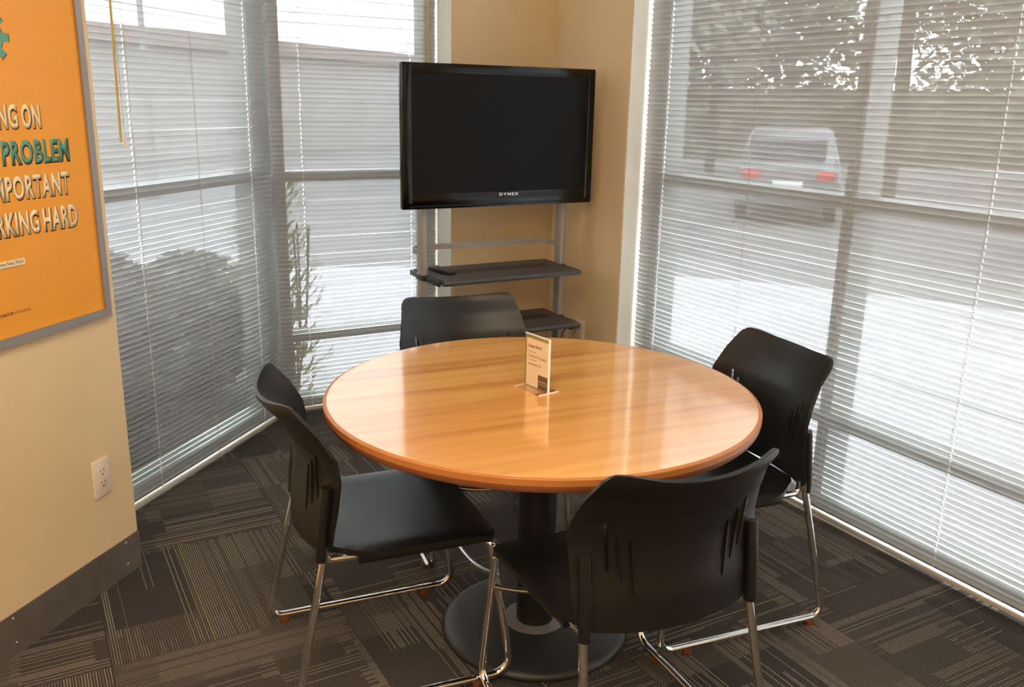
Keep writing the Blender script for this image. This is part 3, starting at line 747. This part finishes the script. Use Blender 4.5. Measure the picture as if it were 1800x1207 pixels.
M_wing = mat('far_window_glass', srgb(80, 90, 100), .15)
M_body = mat('silver_car_paint', (.22, .23, .26), .25, .4)
M_tail = mat('red_tail_lamp', srgb(200, 40, 50), .25)
M_tyre = mat('tyre_rubber', (.03, .03, .03), .8)
M_lplate = mat('licence_plate_white', (.85, .85, .9), .4)
def gz(d):
    t = min(1, max(0, (d-6)/7)); return -.16-.39*t*t*(3-2*t)
bm = bmesh.new(); rings = []; GC = (.5, 1.5)
rad = [0, 3, 5, 6, 7, 8, 9, 10, 11, 12, 13, 20, 40, 90]
bm = bmesh.new(); c0 = bm.verts.new((GC[0], GC[1], -.16)); prev = None
for r in rad[1:]:
    cur = [bm.verts.new((GC[0]+r*math.cos(2*PI*k/64), GC[1]+r*math.sin(2*PI*k/64), gz(r))) for k in range(64)]
    for k in range(64):
        f = bm.faces.new((c0, cur[k], cur[(k+1) % 64])) if prev is None else bm.faces.new((prev[k], cur[k], cur[(k+1) % 64], prev[(k+1) % 64]))
        f.material_index = 0 if r <= 8 else 1
    prev = cur
struct(finish('ground', bm, [M_conc, M_asph], None, 60))
# low commercial building across the parking lot
A0 = Vector((3.2, 30.0)); A1 = Vector((16.5, 39.75)); dx = (A1-A0).normalized(); nx = Vector((-dx.y, dx.x))
bd = empty('commercial_building', 'long low stucco building across the parking lot, seen through the left blinds', 'building', (A0.x, A0.y, -.56), math.atan2(dx.y, dx.x))
BL0, BL1, BH = -22, 24, 4.02
boxo('wall', (BL0, 0, 0), (BL1, 10, BH-.5), M_bldg, bd)
boxo('roof', (BL0-.3, -.35, BH-.5), (BL1+.3, 10.3, BH), M_roof, bd)
M_mulch = ramp_mat('dark_bark_mulch', ((.012, .009, .007), (.03, .024, .018)), 30.)
bm = bmesh.new(); P = [AP(.3, -2.36), AP(3.72, -2.36), AP(4.9, -2.9), AP(4.9, -5.6), AP(.3, -5.6)]
prism(bm, [(p.x, p.y) for p in P], -.2, -.13); tag(finish('planting_bed', bm, M_mulch), 'dark mulch bed under the shrubs outside the angled window', 'planting bed')
# street lamp
sl = empty('street_lamp', 'thin grey street lamp with a curved arm beyond the angled blind', 'lamp post', (2.6, 19.5, -.56))
tubeo('pole', fillet([(0, 0, 0), (0, 0, 4.6), (.25, 0, 5.6), (1.3, 0, 6.0)], [.6, .5], 6), .06, M_frame, sl, 8)
boxo('lamp_head', (1.2, -.12, 5.93), (1.75, .12, 6.06), M_frame, sl, .02)
# trees
def leaves(bm, cen, rx, ry, rz, n, size, rnd, hollow=.3):
    for _ in range(n):
        while True:
            p = Vector((rnd.uniform(-1, 1), rnd.uniform(-1, 1), rnd.uniform(-1, 1)))
            if hollow < p.length < 1: break
        p = Vector((p.x*rx, p.y*ry, p.z*rz))+Vector(cen)
        s = size*rnd.uniform(.6, 1.3)
        q = Vector((rnd.gauss(0, 1), rnd.gauss(0, 1), rnd.gauss(0, 1))).normalized(); w = q.orthogonal().normalized()
        a, b_ = q*s, w*s*.6
        bm.faces.new([bm.verts.new(p+a), bm.verts.new(p+b_), bm.verts.new(p-a), bm.verts.new(p-b_)])
def tree(label, x, y, h, R, seed, n=6600, base=1.0):
    rnd = random.Random(seed); z0 = gz(math.hypot(x-GC[0], y-GC[1]))
    t = empty('broadleaf_tree', label, 'tree', (x, y, z0), group='trees outside the wide blind')
    bm = bmesh.new(); tube(bm, [(0, 0, 0), (.08, .03, h*.3), (-.05, .05, h*.6), (0, 0, h*.8)], .16, 8)
    for k in range(6):
        a = k*1.05+rnd.random(); zz = h*(.3+.08*k)
        tube(bm, [(0, 0, zz), (math.cos(a)*R*.35, math.sin(a)*R*.35, zz+.5), (math.cos(a)*R*.7, math.sin(a)*R*.7, zz+1.1)], .05, 6)
    finish('trunk', bm, M_bark, t, 60)
    bm = bmesh.new()
    for k in range(9):
        a = rnd.uniform(0, 2*PI); rr = R*rnd.uniform(.2, .62); zz = h*rnd.uniform(.42, .86)
        leaves(bm, (rr*math.cos(a), rr*math.sin(a), zz), R*.5, R*.5, R*.42, n//9, .13*base, rnd, .1)
    o = finish('foliage', bm, M_leaf, t); o['kind'] = 'stuff'
tree('leafy tree outside the upper left part of the wide blind', 9.0, 12.4, 6.2, 2.9, 3)
tree('leafy tree outside the upper middle of the wide blind', 18.2, 14.2, 6.9, 3.2, 5)
tree('leafy tree outside the upper right part of the wide blind', 13.6, 6.2, 6.2, 3.0, 8)
tree('dense leafy tree furthest away behind the parked car', 19.5, 22.0, 8.0, 4.9, 11, 11000, 1.6)
tree('dense leafy tree at the far right beyond the parked car', 26.5, 12.0, 8.0, 5.0, 12, 11000, 1.6)
# hedge closing the view beyond the lot
def hedge(label, x0, y0, x1, y1, h, w, seed):
    rnd = random.Random(seed); L = math.hypot(x1-x0, y1-y0)
    bm = bmesh.new()
    o_ = empty('hedge', label, 'hedge', (x0, y0, -.56), math.atan2(y1-y0, x1-x0))
    n = int(L*150)
    for _ in range(n):
        p = Vector((rnd.uniform(0, L), rnd.uniform(-w/2, w/2), rnd.uniform(0, h)*(.85+.15*math.sin(L)))); q = Vector((rnd.gauss(0, 1), rnd.gauss(0, 1), rnd.gauss(0, 1))).normalized()*.16; r = q.orthogonal()*.7
        bm.faces.new([bm.verts.new(p+q), bm.verts.new(p+r), bm.verts.new(p-q), bm.verts.new(p-r)])
    box(bm, (0, -w*.3, 0), (L, w*.3, h*.8))
    f = finish('foliage', bm, M_leaf, o_); f['kind'] = 'stuff'
hedge('tall clipped hedge along the far side of the parking lot', 20, 34, 42, 8, 3.4, 1.6, 4)
# parked car (seen from behind through the wide blind)
def car(x, y, ang):
    c = empty('parked_car', 'pale grey estate car with red tail lamps parked outside the wide blind', 'car', (x, y, -.56), ang)
    # local: rear faces -y, x across
    prof = [(-2.15, .35), (-2.25, .6), (-2.22, .95), (-2.0, 1.05), (-1.7, 1.62), (-1.3, 1.72), (.5, 1.68), (1.3, 1.12), (2.2, .95), (2.35, .6), (2.3, .35)]
    bm = bmesh.new()
    def sec(wf):
        return [bm.verts.new((wf*(.90 if z < 1.08 else .90-.2*(z-1.08)/.6), y, z)) for y, z in prof]
    a = sec(-1); b = sec(1); n = len(prof)
    bm.faces.new(a); bm.faces.new(b[::-1])
    for i in range(n): bm.faces.new((a[i], b[i], b[(i+1) % n], a[(i+1) % n]))
    bmesh.ops.bevel(bm, geom=bm.edges[:], offset=.05, segments=2, affect='EDGES')
    finish('body', bm, M_body, c, 40)
    boxo('rear_window', (-.62, -1.96, 1.12), (.62, -1.86, 1.50), M_wing, c).rotation_euler.x = 0
    for s in (-1, 1):
        boxo('tail_lamp', (s*.64-.15, -2.27, .82), (s*.64+.15, -2.17, .98), M_tail, c, .02)
        bm = bmesh.new(); box(bm, (s*.80-.04, -1.2, 1.12), (s*.80+.04, .6, 1.5), .02); finish('side_window', bm, M_wing, c, 40)
        for yy in (-1.4, 1.45):
            bm = bmesh.new(); lathe(bm, [(0, -.1), (.30, -.1), (.33, -.05), (.33, .05), (.30, .1), (0, .1)], 24); w = finish('wheel', bm, M_tyre, c, 40); w.rotation_euler.y = PI/2; w.location = (s*.80, yy, .33)
    boxo('licence_plate', (-.26, -2.275, .66), (.26, -2.235, .80), M_lplate, c)
    boxo('bumper', (-.88, -2.32, .36), (.88, -2.15, .58), M_body, c, .03)
car(13.75, 13.15, -math.atan2(13.75, 13.15))
# shrub outside the narrow window
rnd = random.Random(2)
sh = empty('shrub', 'yellow green leafy shrub just outside the narrow blind by the corner', 'shrub', (1.30, 4.78, -.16))
bm = bmesh.new()
for k in range(1300):
    a = rnd.uniform(0, 2*PI); h = rnd.uniform(.1, 1.25); rr = rnd.uniform(.0, .30)*(1.1-h*.45)
    p = Vector((rr*math.cos(a)-.1, rr*math.sin(a), h)); d = Vector((math.cos(a)*.5, math.sin(a)*.5, rnd.uniform(.2, 1))).normalized()*rnd.uniform(.05, .11); w = d.cross(Vector((0, 0, 1))).normalized()*.014
    bm.faces.new([bm.verts.new(p), bm.verts.new(p+d*.5+w), bm.verts.new(p+d), bm.verts.new(p+d*.5-w)])
o = finish('foliage', bm, M_leaf2, sh); o['kind'] = 'stuff'
bm = bmesh.new()
for k in range(9):
    a = k*.7; tube(bm, [(0, 0, 0), (.08*math.cos(a), .08*math.sin(a), .5), (.16*math.cos(a)-.05, .16*math.sin(a), 1.0)], .006, 6)
finish('stems', bm, M_bark, sh, 60)
# dense low shrubs shading the foot of the angled window
M_leaf3 = ramp_mat('dark_shrub_leaves', ((.010, .012, .009), (.03, .033, .025)), 6., .6)
for i, (t, off, R, hh, lb) in enumerate(((1.55, -2.86, .395, 1.25, 'dark rounded shrub outside behind the poster wall'), (2.40, -2.86, .395, 1.15, 'dark rounded shrub outside the near end of the angled blind'), (3.25, -2.88, .395, .98, 'dark rounded shrub outside the middle of the angled blind'), (4.22, -3.05, .38, .8, 'low dark rounded shrub outside beyond the far end of the angled blind'),
      (1.98, -3.74, .40, 1.35, 'tall dark shrub in the rear row behind the near shrubs'), (2.83, -3.74, .40, 1.2, 'dark shrub in the middle of the rear row'), (3.68, -3.78, .40, 1.05, 'lower dark shrub at the far end of the rear row'))):
    q = AP(t, off); s = empty('shrub', lb, 'shrub', (q.x, q.y, -.125), group='shrubs outside the angled window')
    bm = bmesh.new(); leaves(bm, (0, 0, hh*.5), R, R, hh*.5, 2200, .04, random.Random(40+i), .75)
    bmesh.ops.create_icosphere(bm, subdivisions=3, radius=1, matrix=Matrix.Translation((0, 0, hh*.5)) @ Matrix.Diagonal((R*.86, R*.86, hh*.44, 1)))
    f = finish('foliage', bm, M_leaf3, s); f['kind'] = 'stuff'
    bm = bmesh.new()
    for k in range(5): tube(bm, [(0, 0, 0), (.1*math.cos(k*1.3), .1*math.sin(k*1.3), hh*.6)], .012, 6)
    finish('stems', bm, M_bark, s, 60)
